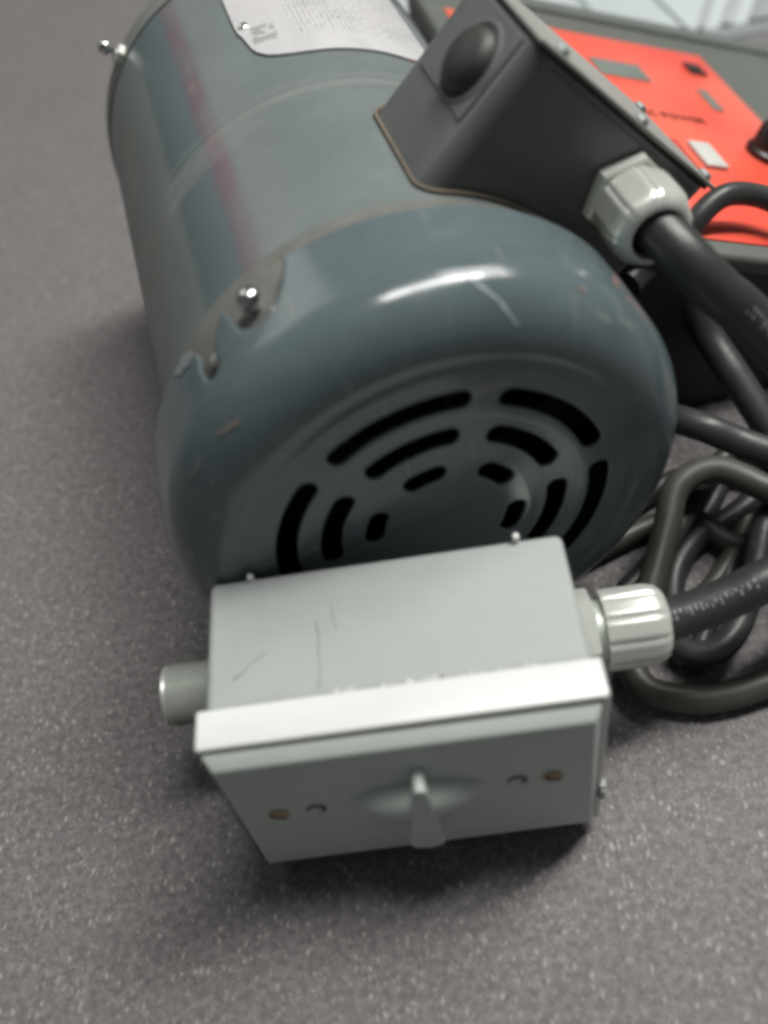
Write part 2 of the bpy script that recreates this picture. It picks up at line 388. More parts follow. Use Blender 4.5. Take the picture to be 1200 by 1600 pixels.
def make_fan_cover():
    NA = 600
    prof = []                                            # (r, d)
    r = 0.0
    prof += [(q, 0.0) for q in np.arange(14.0, RF, .75)]
    for t in np.linspace(0, PI / 2, 30): prof.append((RF + (RS - RF) * math.sin(t), DC * (1 - math.cos(t))))
    prof += [(RS, q) for q in np.arange(DC + .7, DEND, .72)] + [(RS, DEND)]
    prof = np.array(prof); nr = len(prof)
    th = np.arange(NA) / NA * 2 * PI
    Rr = np.repeat(prof[:, 0][:, None], NA, 1); D = np.repeat(prof[:, 1][:, None], NA, 1); TH = np.repeat(th[None], nr, 0)
    X, Z = Rr * np.sin(TH), Rr * np.cos(TH)
    flat = (D <= 0.0) & (Rr < RF)
    sd, cx, cz = slot_sdf(X, Z)
    near = flat & (np.abs(sd) < .45)
    # snap vertices near a slot edge onto it
    ll = np.hypot(X - cx, Z - cz) + 1e-9; w_ = (ll - sd) / ll
    X = np.where(near, cx + (X - cx) * w_, X); Z = np.where(near, cz + (Z - cz) * w_, Z)
    # gentle pressed steps of the face
    r2 = np.hypot(X, Z)
    sstep = lambda a, b, v: np.clip((v - a) / (b - a), 0, 1) ** 2 * (3 - 2 * np.clip((v - a) / (b - a), 0, 1))
    D = D + np.where(flat, .9 * (1 - sstep(14, 19, r2)) * 0 + .45 * sstep(62, 66, r2) * (1 - sstep(66, 68.4, r2)), 0)
    D = D + np.where(flat, .35 * sstep(28, 33, r2) * (1 - sstep(43.5, 47, r2)), 0)
    # rear edge notches, in (arc length, depth)
    A = np.where(TH > PI, TH - 2 * PI, TH) * RS
    poly = [(math.radians(a) * RS, d) for a, d in notchA]
    ps, gx, gy = poly_sdf(A, D, poly)
    side = D >= DC - 4
    nn = side & (np.abs(ps) < .5) & (D < DEND - .01)
    A2 = np.where(nn, A - gx, A); D2 = np.where(nn, D - gy, D)
    X = np.where(nn, RS * np.sin(A2 / RS), X); Z = np.where(nn, RS * np.cos(A2 / RS), Z); D = np.where(nn, D2, D)
    co = np.stack([X, D, Z + ZC], -1).reshape(-1, 3)
    i = np.arange(nr - 1)[:, None]; j = np.arange(NA)[None]; j2 = (j + 1) % NA
    q = np.stack([i * NA + j, i * NA + j2, (i + 1) * NA + j2, (i + 1) * NA + j], -1).reshape(-1, 4)
    cc = co[q].mean(1)
    s1, _, _ = slot_sdf(cc[:, 0], cc[:, 2] - ZC)
    f1 = (np.hypot(cc[:, 0], cc[:, 2] - ZC) < RF - .2) & (s1 < 0)
    a1 = np.arctan2(cc[:, 0], cc[:, 2] - ZC) * RS
    s2, _, _ = poly_sdf(a1, cc[:, 1], poly)
    f2 = (cc[:, 1] > DC - 2) & (s2 < 0)
    q = q[~(f1 | f2)]
    # closed hub in the middle
    used = np.unique(q); mp = -np.ones(len(co), int); mp[used] = np.arange(len(used)); co = co[used]; q = mp[q]
    faces = q.tolist()
    hub = mp[np.arange(NA)].tolist()
    co = co.tolist(); co.append([0, -0.0, ZC]); c = len(co) - 1
    faces += [[c, hub[(k + 1) % NA], hub[k]] for k in range(NA)]
    me = bpy.data.meshes.new('fan_cover'); me.from_pydata([[a * S for a in p] for p in co], [], faces); me.update()
    o = link('fan_cover', me, 'motor', motor)
    so = o.modifiers.new('sheet', 'SOLIDIFY'); so.thickness = 1.3 * S; so.offset = -1; so.use_even_offset = False
    bm = bmesh.new(); bm.from_mesh(me)
    # make the normals point out (away from the motor)
    f0 = max(bm.faces, key=lambda f: -f.calc_center_median().y)
    if sum(f.normal.y for f in list(bm.faces)[:200]) > 0: bmesh.ops.reverse_faces(bm, faces=bm.faces); bm.to_mesh(me)
    bm.free()
    return o
cover = make_fan_cover()

# --- scratches and rust scuffs on the cover
def crown_pt(th, t, off=.12):
    r = RF + (RS - RF) * math.sin(t); d = DC * (1 - math.cos(t))
    n = Vector((DC * math.sin(t), -(RS - RF) * math.cos(t))).normalized()
    return cyl(th, r + n.x * off, d + n.y * off)
def mark(name, pts, wd, mat, parent):
    P = spline(pts, 6); bm = bmesh.new(); n = len(P); L = []
    for i, p in enumerate(P):
        tdir = (P[min(i + 1, n - 1)] - P[max(i - 1, 0)]).normalized()
        nor = (p - Vector((0, 35, ZC))).normalized(); s_ = tdir.cross(nor).normalized()
        ww = wd * (.25 + math.sin(PI * (i + .5) / n) ** .7) * (.7 + .6 * random.random()) * .5
        L.append((bm.verts.new(p + s_ * ww), bm.verts.new(p + nor * .08), bm.verts.new(p - s_ * ww)))
    for a, b in zip(L, L[1:]):
        bm.faces.new((a[0], b[0], b[1], a[1])); bm.faces.new((a[1], b[1], b[2], a[2]))
    return from_bm(name, bm, mat, parent)
mark('paint_scratch', [crown_pt(11.5, 1.20), crown_pt(13.4, 1.03), crown_pt(16.6, .80), crown_pt(18.6, .62), crown_pt(21.2, .42)], .9, 'scratchcol', cover)
mark('rust_scuff', [crown_pt(-46, .95), crown_pt(-43.5, .88), crown_pt(-41, .84), crown_pt(-39.5, .8)], .7, 'rustmark', cover)
mark('rust_scuff', [crown_pt(-60, 1.0), crown_pt(-57.5, .98), crown_pt(-54, .93)], .6, 'rustmark', cover)
mark('rust_scuff', [crown_pt(35, 1.15), crown_pt(37, 1.1)], 1.3, 'rustmark', cover)

mark('bare_edge', [cyl(-43.6, RS + .15, 38.6), cyl(-45.5, RS + .15, 39.9), cyl(-48, RS + .15, 41.5), cyl(-51, RS + .15, 42.8)], 5.0, 'bareedge', cover)

# --- inside of the cover: fan with blades
bm = bmesh.new(); mt = frame((0, 0, ZC), (1, 0, 0), (0, 0, -1), (0, 1, 0))
bm_lathe(bm, [(0, 10), (12, 10), (13, 12), (13, 26), (70, 28), (70, 30), (0, 30)], 48, mt)
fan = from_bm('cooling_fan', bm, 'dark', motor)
for k in range(8):
    bm = bmesh.new(); a = 2 * PI * k / 8 + .2
    mm = Matrix.Translation((0, 0, ZC)) @ Matrix.Rotation(a, 4, 'Y')
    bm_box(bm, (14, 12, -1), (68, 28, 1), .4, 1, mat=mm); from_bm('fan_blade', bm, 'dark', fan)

# --- end bell, shell, rear rim
mt = frame((0, 0, ZC), (1, 0, 0), (0, 0, -1), (0, 1, 0))
bm = bmesh.new(); bm_lathe(bm, [(0, 31), (78, 31), (81.6, 33), (82.2, 36), (82.2, 57.0), (81.6, 58.2), (81.0, 58.6), (80.2, 58.8), (0, 58.8)], 160, mt)
from_bm('front_end_bell', bm, 'bell', motor)
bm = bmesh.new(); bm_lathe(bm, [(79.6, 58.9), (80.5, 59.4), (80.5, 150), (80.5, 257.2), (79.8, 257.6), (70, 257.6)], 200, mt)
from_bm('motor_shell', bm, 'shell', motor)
bm = bmesh.new(); bm_lathe(bm, [(79.6, 257.7), (81.2, 258.2), (81.4, 259), (81.4, 270), (80.2, 274), (76, 276), (0, 276)], 160, mt)
from_bm('rear_end_bell', bm, 'rim', motor)
bm = bmesh.new(); bm_lathe(bm, [(0, 276.2), (30, 276.2), (28, 282), (9, 282), (8, 284), (8, 318), (7, 319), (0, 319)], 48, mt)
from_bm('shaft', bm, 'steel', motor)

def radial_screw(th, d, r0, h, rb, mat='steel', parent=motor, name='bolt'):
    e = (cyl(th, 1, 0) - Vector((0, 0, ZC))).normalized()
    mm = axis_frame(cyl(th, r0, d), e, (0, 1, 0)); bm = bmesh.new()
    bm_lathe(bm, [(rb * .45, -1), (rb * .45, h - rb * 1.1), (rb * .8, h - rb * 1.0), (rb, h - rb * .5), (rb * .96, h - rb * .15), (rb * .7, h + rb * .18), (rb * .3, h + rb * .33), (0, h + rb * .36)], 28, mm)
    return from_bm(name, bm, mat, parent)
radial_screw(-27.6, 38.5, 82.0, 6.6, 3.9)
radial_screw(-40.2, 32.0, 82.0, 2.6, 2.8, 'zincdull')
radial_screw(-48.5, 264, 81.0, 9.5, 3.4)
bm = bmesh.new(); mm = axis_frame(cyl(-48.5, 81.2, 264), cyl(-48.5, 1, 0) - Vector((0, 0, ZC)), (0, 1, 0))
bm_lathe(bm, [(4.4, 0), (4.4, 2.2), (3.8, 2.8), (0, 2.8)], 6, mm); from_bm('bolt_nut', bm, 'zinc', motor, auto=20)
for th in (95, 185, -140):
    radial_screw(th, 38.5, 82.0, 5, 3.9)

# --- name plate: curved sheet
def curved_sheet(name, outline, r, thick, mat, parent, step=1.2):
    """outline in (theta deg, d); filled, subdivided in theta and wrapped"""
    bm = bmesh.new()
    k = math.radians(1) * r
    vs = [bm.verts.new((a * k, d, 0)) for a, d in outline]; bm.faces.new(vs)
    xs = [v.co.x for v in bm.verts]; x = min(xs) + step
    while x < max(xs):
        bmesh.ops.bisect_plane(bm, geom=bm.verts[:] + bm.edges[:] + bm.faces[:], plane_co=(x, 0, 0), plane_no=(1, 0, 0)); x += step
    ext = bmesh.ops.extrude_face_region(bm, geom=bm.faces[:])
    for v in [g for g in ext['geom'] if isinstance(g, bmesh.types.BMVert)]: v.co.z = thick
    for v in bm.verts: v.co = cyl(v.co.x / k, r + v.co.z, v.co.y)
    return from_bm(name, bm, mat, parent, auto=35)
ol = [(-9.6, 203), (-9.4, 195), (-8.6, 190), (-7.5, 178.5), (-6.6, 174.5), (-4.5, 170), (-2, 167.6), (2, 165.6), (7, 164.8), (20, 165.0), (34, 166.0), (41, 170), (44, 178), (45.5, 186), (45.5, 240), (40, 247), (-4, 247), (-9.6, 240)]
np_ = curved_sheet('name_plate', ol, 80.7, .9, 'plate', motor)
for th, d in ((-7.2, 197.5), (40.5, 236), (-5.5, 240)):
    bm = bmesh.new(); mm = axis_frame(cyl(th, 81.5, d), cyl(th, 1, 0) - Vector((0, 0, ZC)), (0, 1, 0))
    bm_lathe(bm, [(2.1, 0), (2.0, .8), (1.2, 1.4), (0, 1.6)], 20, mm); from_bm('rivet', bm, 'steel', np_)

# --- terminal box: local frame t (tangent), -axis towards the camera, n (outward)
TB = 0.83
tx = Vector((math.cos(TB), 0, -math.sin(TB))); nx = Vector((math.sin(TB), 0, math.cos(TB)))
tbm = frame((0, 0, ZC), tx, (0, 1, 0), nx)          # local (t, d, n)
D1, D2, HW, HN = 63.6, 118.2, 44.5, 119.0
def rr_outline(hw, d1, d2, r, n=10):
    out = []
    for (cx_, cy_, a0) in ((hw - r, d2 - r, 0), (-hw + r, d2 - r, 90), (-hw + r, d1 + r, 180), (hw - r, d1 + r, 270)):
        for k in range(n + 1):
            a = math.radians(a0 + 90 * k / n); out.append((cx_ + r * math.cos(a), cy_ + r * math.sin(a)))
    return out
def shell_wall(name, hw, d1, d2, r, th_, n_top, rcyl, mat, parent, flare=0):
    bm = bmesh.new(); ou = []
    base = rr_outline(hw, d1, d2, r, 12); N = len(base)
    # add straight-edge points so that the rim follows the shell
    pts = []
    for i in range(N):
        a, b = base[i], base[(i + 1) % N]; L = math.hypot(b[0] - a[0], b[1] - a[1]); k = max(1, int(L / 3))
        pts += [(a[0] + (b[0] - a[0]) * q / k, a[1] + (b[1] - a[1]) * q / k) for q in range(k)]
    cx_, cy_ = 0, (d1 + d2) / 2
    def ringv(sc_in, zf):
        vs = []
        for (x, y) in pts:
            sx = x - math.copysign(min(sc_in, abs(x)), x) * (abs(x) / hw) ; sy = cy_ + (y - cy_) * (1 - sc_in / ((d2 - d1) / 2))
            vs.append(bm.verts.new(tbm @ Vector((sx, sy, zf(sx)))))
        return vs
    zb = lambda x: math.sqrt(max(rcyl * rcyl - x * x, 1)) - .3
    r1 = ringv(0, lambda x: zb(x)); r2 = ringv(0, lambda x: n_top); r3 = ringv(th_, lambda x: n_top); r4 = ringv(th_, lambda x: zb(x))
    for a, b in ((r1, r2), (r2, r3), (r3, r4)):
        for k in range(len(a)): bm.faces.new((a[k], a[(k + 1) % len(a)], b[(k + 1) % len(a)], b[k]))
    return from_bm(name, bm, mat, parent)
tb = shell_wall('terminal_box', HW, D1, D2, 6.5, 1.6, HN, 80.9, 'termbox', motor)
# gasket between box and shell
shell_wall('gasket', HW + 1.3, D1 - 1.3, D2 + 1.3, 9.5, 4, 81.8 * 0 + 68.0, 80.9, 'gasket', tb) if False else None
def gasket():
    bm = bmesh.new(); base = rr_outline(HW + .9, D1 - .9, D2 + .9, 7.2, 12); pts = []
    for i in range(len(base)):
        a, b = base[i], base[(i + 1) % len(base)]; L = math.hypot(b[0] - a[0], b[1] - a[1]); k = max(1, int(L / 3))
        pts += [(a[0] + (b[0] - a[0]) * q / k, a[1] + (b[1] - a[1]) * q / k) for q in range(k)]
    P = [tbm @ Vector((x, y, math.sqrt(81.3 ** 2 - x * x))) for x, y in pts]
    P.append(P[0]); bm_tube(bm, P, .75, 8, caps=False); return from_bm('gasket', bm, 'gasket', tb)
gasket()
# overlapping end sheet with the knock-out plug, on the side that looks up and left
bm = bmesh.new(); bm_box(bm, (-HW - .75, D1 + 7.0, 89.5), (-HW - .05, D2 - 8, HN - .6), .3, 1, mat=tbm)
from_bm('end_sheet', bm, 'termbox', tb, auto=30)
pm = tbm @ frame((-HW - .8, 85.8, 103.0), (0, 1, 0), (0, 0, 1), (-1, 0, 0)) if False else tbm @ axis_frame((-HW - .8, 85.8, 102.6), (-1, 0, 0))
bm = bmesh.new(); bm_lathe(bm, [(12.0, 0), (12.0, .5), (11.2, 1.0), (10.8, .6), (10.6, 1.2), (9.6, 3.2), (7.2, 4.7), (3.6, 5.5), (0, 5.7)], 56, pm)
from_bm('knockout_plug', bm, 'rubber', tb)
bm = bmesh.new(); bm_lathe(bm, [(13.4, -.2), (13.4, .3), (12.2, .5), (12.1, -.2)], 56, pm, cap=False)
from_bm('plug_ring', bm, 'termbox', tb)
# dark rubber seal under the lid, then the lid
bm = bmesh.new(); bm_box(bm, (-HW + .8, D1 + .8, HN), (HW - .8, D2 - .8, HN + 1.6), .3, 1, mat=tbm); from_bm('lid_seal', bm, 'blackgap', tb)
bm = bmesh.new(); bm_box(bm, (-HW - .6, D1 - .8, HN + 1.6), (HW + .9, D2 + .8, HN + 3.0), .5, 2, mat=tbm)
lid = from_bm('lid', bm, 'termcover', tb, auto=40)
bm = bmesh.new(); bm_box(bm, (-HW + 9, D1 - .5, HN - 2.4), (HW - 4, D1 + .1, HN - 1.6), .2, 1, mat=tbm); from_bm('lid_flange', bm, 'termbox', tb)
for t_, d_ in ((-34, D1 + 4.5), (4, D1 + 2.5), (41, D1 + 3.5), (-38, D2 - 6), (38, D2 - 6)):
    bm = bmesh.new(); bm_lathe(bm, [(2.7, -.1), (2.7, .7), (2.1, 1.7), (0, 2.0)], 6, tbm @ Matrix.Translation((t_, d_, HN + 3.0)))
    from_bm('lid_screw', bm, 'screwdull', lid, auto=25)

# --- cable gland, built round +Z of its own frame
def gland(parent, mm, hexr=14.2, neck=11.5, nutr=14.0, ln=28, hole=8.6, name='cable_gland', nfl=8, hexh=5.5, necklen=4.5, hexrot=-.07, groove=.055, gw=.16):
    bm = bmesh.new()
    bm_lathe(bm, [(hexr * .94, 0), (hexr, .6), (hexr, hexh - .7), (hexr * .93, hexh), (0.5, hexh)], 6, mm @ Matrix.Rotation(hexrot, 4, 'Z'))
    g = from_bm(name, bm, 'zinc', parent, auto=30)
    bm = bmesh.new(); z0 = hexh
    bm_lathe(bm, [(neck, z0 - .4), (neck, z0 + necklen + 2)], 40, mm); from_bm('neck', bm, 'zincdull', g)
    z1 = z0 + necklen
    def rf(a, i):
        q = abs(math.sin(a * nfl / 2)); return min(1.0, .955 / math.cos(((a + PI / nfl) % (2 * PI / nfl)) - PI / nfl) if False else .955 / math.cos((a % (2 * PI / nfl)) - PI / nfl)) - (groove * math.exp(-(q / gw) ** 2)) if i in (1, 2, 3, 4, 5) else .955
    prof = [(hole + .3, z1 + 1), (nutr * .97, z1), (nutr, z1 + 1.2), (nutr, ln - 7.5), (nutr * .985, ln - 5.0), (nutr * .92, ln - 2.2), (nutr * .82, ln - .6), (nutr * .73, ln), (hole + .7, ln), (hole, ln - .8), (hole, ln - 10), (0.4, ln - 10)]
    bm = bmesh.new(); bm_lathe(bm, prof, 96, mm, rf, cap=False); nut = from_bm('gland_nut', bm, 'zinc', g, auto=50)
    bm = bmesh.new(); bm_lathe(bm, [(hole - .05, ln - 3.2), (hole - 1.2, ln - 2.2), (hole - 1.6, ln - 5)], 40, mm, cap=False); from_bm('seal_ring', bm, 'blackgap', g)
    return g
# on the motor (local frame of the motor): wall point u=87.3, z=57.4 rel.
gm = axis_frame((87.0, D1, ZC + 57.2), (0, -1, 0), tuple(nx))
gland(tb, gm, hexr=14.9, neck=11.5, nutr=13.9, ln=25.5, hole=8.6, hexh=5.5, necklen=1.5, nfl=8)

# ------------------------------------------------------------------ switch box (world aligned)
sw = empty('switch_box', (0, 30, 0))
tag(sw, 'grey metal outdoor switch box with pale rim and lever cover standing against the fan cover', 'switch box')
def swp(name, bm, mat, parent=sw, **k):
    for v in bm.verts: v.co -= Vector((0, 30, 0))
    return from_bm(name, bm, mat, parent, **k)
ZB, ZT = 7.3, 91.8
bm = bmesh.new(); bm_box(bm, (-55.7, 12.0, ZB), (55.7, 57.9, ZT), 2.6, 4); body = swp('box_body', bm, 'boxgrey', auto=60)
for (x, z0, z1) in ((-42.3, ZT - 3, ZT + 2.0), (41.4, ZT - 3, ZT + 3.0), (-42.3, 0.2, ZB + 3), (41.4, 0.2, ZB + 3)):
    bm = bmesh.new(); bm_box(bm, (x - 1.1, 55.9, z0), (x + 1.1, 58.3, z1), .8, 2); swp('mounting_ear', bm, 'coverrim', sw)
# pale frame
bm = bmesh.new(); bm_box(bm, (-58, -.0, 6.6), (58, 12.6, 92.6), .9, 3); frame_o = swp('cover_frame', bm, 'coverrim', auto=50)
# dark seam and the bevelled cover
bm = bmesh.new(); bm_box(bm, (-57.3, -.45, 9.6), (56.0, -.02, 91.5), 0); swp('seam_gasket', bm, 'blackgap', frame_o)
def slab(bm, pts0, y0, pts1, y1, yb):
    a = [bm.verts.new((x, yb, z)) for x, z in pts0]; b = [bm.verts.new((x, y0, z)) for x, z in pts0]; c = [bm.verts.new((x, y1, z)) for x, z in pts1]
    n = len(a)
    for p, q in ((a, b), (b, c)):
        for k in range(n): bm.faces.new((p[k], p[(k + 1) % n], q[(k + 1) % n], q[k]))
    bm.faces.new(a[::-1]); bm.faces.new(c)
bm = bmesh.new()
slab(bm, [(-56.3, 10.2), (55.8, 10.2), (55.6, 90.1), (-56.5, 90.7)], -.9, [(-53.9, 16.0), (53.2, 16.0), (53.2, 87.4), (-53.9, 87.4)], -4.6, -.5)
bmesh.ops.bevel(bm, geom=bm.edges[:], offset=.3, segments=2, profile=.5, affect='EDGES')
plate = swp('cover_plate', bm, 'cover', auto=25)
# oval embossed boss
bm = bmesh.new(); prof = [(1, 0), (.97, .05), (.80, .38), (.62, .70), (.46, .88), (.28, .97), (0, 1)]
bm_lathe(bm, prof, 64, None, cap=False)
for v in bm.verts:
    v.co = Vector((.5 + v.co.x * 22, -4.5 - v.co.z * 6.8, 56.0 + v.co.y * 9.8))
swp('oval_boss', bm, 'cover', plate)
# lever: pear outline, 7.6 mm deep
def pear():
    P = []
    for k in range(13): a = math.radians(0 + 180 * k / 12); P.append((2.1 + 1.9 * math.cos(a), 71.4 + 1.9 * math.sin(a)))
    for k in range(21): a = math.radians(172 + 196 * k / 20); P.append((.95 + 5.5 * math.cos(a), 36.2 + 6.1 * math.sin(a)))
    return P
bm = bmesh.new(); P = pear()
a = [bm.verts.new((x, -4.4, z)) for x, z in P]; b = [bm.verts.new((x, -11.8, z)) for x, z in P]
fs = bm.faces.new(a[::-1]); ff = bm.faces.new(b)
for k in range(len(a)): bm.faces.new((a[k], a[(k + 1) % len(a)], b[(k + 1) % len(a)], b[k]))
bmesh.ops.bevel(bm, geom=[e for e in ff.edges], offset=.6, segments=2, profile=.5, affect='EDGES')
lever = swp('lever', bm, 'cover', plate, auto=40)
# screws and holes
for x, z in ((-42.2, 54.4), (41.3, 56.1)):
    bm = bmesh.new(); mm = axis_frame((x, -4.6, z), (0, -1, 0))
    bm_lathe(bm, [(3.3, -.3), (3.3, .25), (2.6, .8), (1.2, 1.1), (0, 1.15)], 28, mm); sc_ = swp('cover_screw', bm, 'rusty', plate)
    bm = bmesh.new(); bm_box(bm, (x - 2.5, -5.85, z - .35), (x + 2.5, -5.35, z + .35), 0, mat=Matrix.Translation((x, -5, z)) @ Matrix.Rotation(.5, 4, 'Y') @ Matrix.Translation((-x, 5, -z))); swp('screw_slot', bm, 'dark', sc_)
for x, z in ((-30.6, 54.6), (30.6, 56.2)):  # dark disc with an offset pale disc paints the shaded crescent of a hole
    bm = bmesh.new(); mm = axis_frame((x, -4.6, z), (0, -1, 0))
    bm_lathe(bm, [(3.0, -.2), (3.2, .12), (2.5, .25), (2.3, .04), (0, .04)], 28, mm); bh = swp('blind_hole_shade', bm, 'hole', plate)
    bm = bmesh.new(); bm_lathe(bm, [(2.1, -.2), (2.1, .22), (1.7, .32), (0, .32)], 24, axis_frame((x - .55, -4.6, z - .75), (0, -1, 0))); swp('hole_lit_floor', bm, 'cover', bh)
for x0, z0, z1 in ((56.2, 33, 35.5), (56.2, 25, 31)):
    bm = bmesh.new(); bm_box(bm, (56.6, -1.5, z0), (58.7, 1.5, z1), .5, 2); swp('hinge_knuckle', bm, 'boxgrey', frame_o)
# threaded nipple on the left
mm = axis_frame((-55.6, 45.5, 48.0), (-1, 0, 0))
prof = [(12.2, -.5), (12.2, 2.0), (10.3, 2.6)]
z = 2.6
while z < 24.6: prof += [(10.7, z + .25), (9.9, z + .9)]; z += 1.3
prof += [(10.3, 25.6), (9.7, 26.2), (7.9, 26.2), (7.9, 12), (0.3, 12)]
bm = bmesh.new(); bm_lathe(bm, prof, 56, mm, cap=False); swp('conduit_nipple', bm, 'zincdull', body, auto=35)
# gland on the right
gm2 = axis_frame((55.7, 47.0 - 30, 48.5), (1, 0, 0))
gland(sw, gm2, hexr=15.0, neck=10.6, nutr=14.3, ln=33, hole=8.0, hexh=9.0, necklen=2.8, nfl=10, hexrot=.52, groove=.10, gw=.30)
# pencil and knock marks on the box top
def top_mark(name, pts, wd, mat):
    bm = bmesh.new(); P = spline([(x, y, ZT + .04) for x, y in pts], 5); L = []
    for i, p in enumerate(P):
        tdir = (P[min(i + 1, len(P) - 1)] - P[max(i - 1, 0)]).normalized(); s_ = Vector((-tdir.y, tdir.x, 0))
        ww = wd * (.3 + random.random() * .7) * .5; L.append((bm.verts.new(p + s_ * ww), bm.verts.new(p - s_ * ww)))
    for a_, b_ in zip(L, L[1:]): bm.faces.new((a_[0], b_[0], b_[1], a_[1]))
    return swp(name, bm, mat, body)
top_mark('scuff_mark', [(-22.5, 38), (-21.6, 32), (-22.0, 27), (-21.6, 22), (-22.4, 15)], .35, 'hole')
top_mark('scuff_mark', [(-17.5, 44), (-17.0, 38.5), (-16.2, 34)], .3, 'hole')
top_mark('scuff_mark', [(-47.5, 21.8), (-45.5, 23), (-43.5, 24.6)], .6, 'hole')
top_mark('scuff_mark', [(-43, 25.5), (-40, 28), (-37.5, 29.5)], .35, 'hole')
random.seed(11)
for k in range(26):                                  # chipped paint along the seam with the frame
    x = random.gauss(3, 14)
    bm = bmesh.new(); l_ = random.uniform(.4, 1.8)
    bm_box(bm, (x, 13.0 - random.uniform(0, .2), ZT - .3), (x + l_, 13.3 + random.uniform(.0, .7), ZT + .06), 0); swp('paint_chip', bm, 'coverrim', body)

# ------------------------------------------------------------------ cords
def world_motor(p): return Matrix.Translation(Vector((21.17, 72.22, 0))) @ Matrix.Rotation(YAW, 4, 'Z') @ Vector(p)
g1 = world_motor((87.0, D1 - 17, ZC + 58.5)); g1b = world_motor((87.3, D1 - 31, ZC + 56.6))
cord = tube_obj('power_cord', [g1, (106.0, 120.0, 139.8), (115.3, 113.6, 130), (128, 109.6, 117), (158, 92, 80), (176, 84, 50), (194, 74, 24), (214, 56, 10), (235, 30, 8)], 7.7, 'cord', n=24)
tag(cord, 'thick black rubber cord leaving the gland on the terminal box towards the right edge', 'cable')
c2 = tube_obj('power_cord', [(78, 47.0, 48.5), (88, 47.2, 49), (98, 48.0, 51), (110, 49.6, 54), (124, 52.5, 57.5), (145, 60, 56), (170, 74, 40), (195, 95, 16), (215, 110, 8), (240, 118, 8)], 7.2, 'cord', n=24)
tag(c2, 'thick black cord with worn silver print leaving the gland of the switch box', 'cable')
def print_marks(parent, pts, r, t0, t1, side, mat='silver'):
    # worn silver print along the jacket: short raised dashes
    P = spline(pts, 12); n = len(P); bm = bmesh.new(); rnd = random.Random(5); i = int(t0 * n)
    d = 0.0; L = [0]
    for a_, b_ in zip(P, P[1:]): L.append(L[-1] + (b_ - a_).length)
    q = L[i]
    while q < L[int(t1 * n) - 1]:
        k = max(j_ for j_ in range(n) if L[j_] <= q); k = min(k, n - 2); f = (q - L[k]) / max(L[k + 1] - L[k], 1e-6)
        p = P[k].lerp(P[k + 1], f); tg = (P[k + 1] - P[k]).normalized()
        up = (Vector(side) - tg * tg.dot(Vector(side))).normalized(); cr = tg.cross(up)
        for row in (-1, 0, 1):
            if rnd.random() < .55:
                w_ = rnd.uniform(.35, .9); a0 = row * .14 + rnd.uniform(-.03, .03); h_ = rnd.uniform(.05, .09)
                vs = []
                for (s_, a_) in ((-w_ / 2, a0 - h_), (w_ / 2, a0 - h_), (w_ / 2, a0 + h_), (-w_ / 2, a0 + h_)):
                    vs.append(bm.verts.new(p + tg * s_ + (up * math.cos(a_) + cr * math.sin(a_)) * (r + .08)))
                bm.faces.new(vs)
        q += rnd.uniform(1.0, 2.0)
    return from_bm('silver_print', bm, mat, parent)
print_marks(c2, [(78, 47.0, 48.5), (88, 47.2, 49), (98, 48.0, 51), (110, 49.6, 54), (124, 52.5, 57.5), (145, 60, 56), (170, 74, 40), (195, 95, 16), (215, 110, 8), (240, 118, 8)], 7.2, .1, .62, (-.05, -.45, 1))
print_marks(cord, [g1, (106.0, 120.0, 139.8), (115.3, 113.6, 130), (128, 109.6, 117), (158, 92, 80), (176, 84, 50), (194, 74, 24), (214, 56, 10), (235, 30, 8)], 7.7, .30, .6, (-.1, -.7, .7))
la = tube_obj('coiled_cord', [(104, 178, 84), (112, 186, 84), (123, 192, 78), (132, 191.0, 67), (140.5, 180.9, 50), (148.2, 162.5, 40), (159.7, 137.8, 25), (171.3, 108.8, 12), (186, 78, 8), (204, 40, 8)], 6.4, 'cord')
tag(la, 'black cord running steeply down the gap between terminal box cord and fan cover', 'cable', 'loose cords coiled beside the motor')
lb = tube_obj('coiled_cord', [(98, 215, 8), (108, 185, 14), (113.5, 160, 30), (117.1, 144.8, 41), (126.7, 134.4, 44), (138.1, 128.8, 40), (153.2, 120.2, 36), (171.9, 111.1, 25), (200, 102, 8)], 5.9, 'cord')
tag(lb, 'dark cord crossing level from behind the fan cover to the right edge', 'cable', 'loose cords coiled beside the motor')
lA = tube_obj('coiled_cord', [(180, 70, 8), (176, 88, 14), (163.2, 97, 26), (144.5, 107.2, 34), (127.8, 119.3, 36), (112.3, 115.0, 34), (104.5, 100, 28), (93.5, 78.4, 19), (82.2, 61, 11), (84.0, 45.5, 7.6), (99.2, 38.8, 6.6), (114, 38.6, 6.4), (130, 41.5, 6.4), (150, 43.5, 6.4), (190, 40, 6.4)], 5.4, 'cordgrey')
tag(lA, 'worn grey cord making the widest loop on the bench, nearest the camera', 'cable')
lB = tube_obj('coiled_cord', [(190, 128, 8), (165, 118, 14), (145.2, 103.3, 22), (134.4, 82.4, 17), (121.3, 60.6, 15), (110, 53.5, 12), (100.5, 60, 9), (102.5, 78, 7), (109, 96, 6.5), (122, 110, 6), (142, 120, 6), (170, 140, 8)], 5.0, 'cord')
tag(lB, 'black cord making the smaller inner loop behind the switch box gland', 'cable')
lC = tube_obj('thin_cord', [(142, 196, 10), (136, 197.5, 50), (132.5, 196, 78), (134.5, 197.5, 92), (147.5, 205.2, 98), (164.1, 210.4, 92), (178.1, 206.4, 84), (192, 195, 72), (206, 180, 40), (215, 160, 8)], 4.6, 'cord')
tag(lC, 'thin black cord looped over the lower edge of the red console panel', 'cable')
lD = tube_obj('thin_cord', [(62, 104, 5), (84, 112, 5), (100, 118, 5), (112, 120, 6), (124, 116, 8), (132, 106, 6), (142, 104, 5), (156, 116, 5), (170, 136, 5)], 4.6, 'cordgrey')
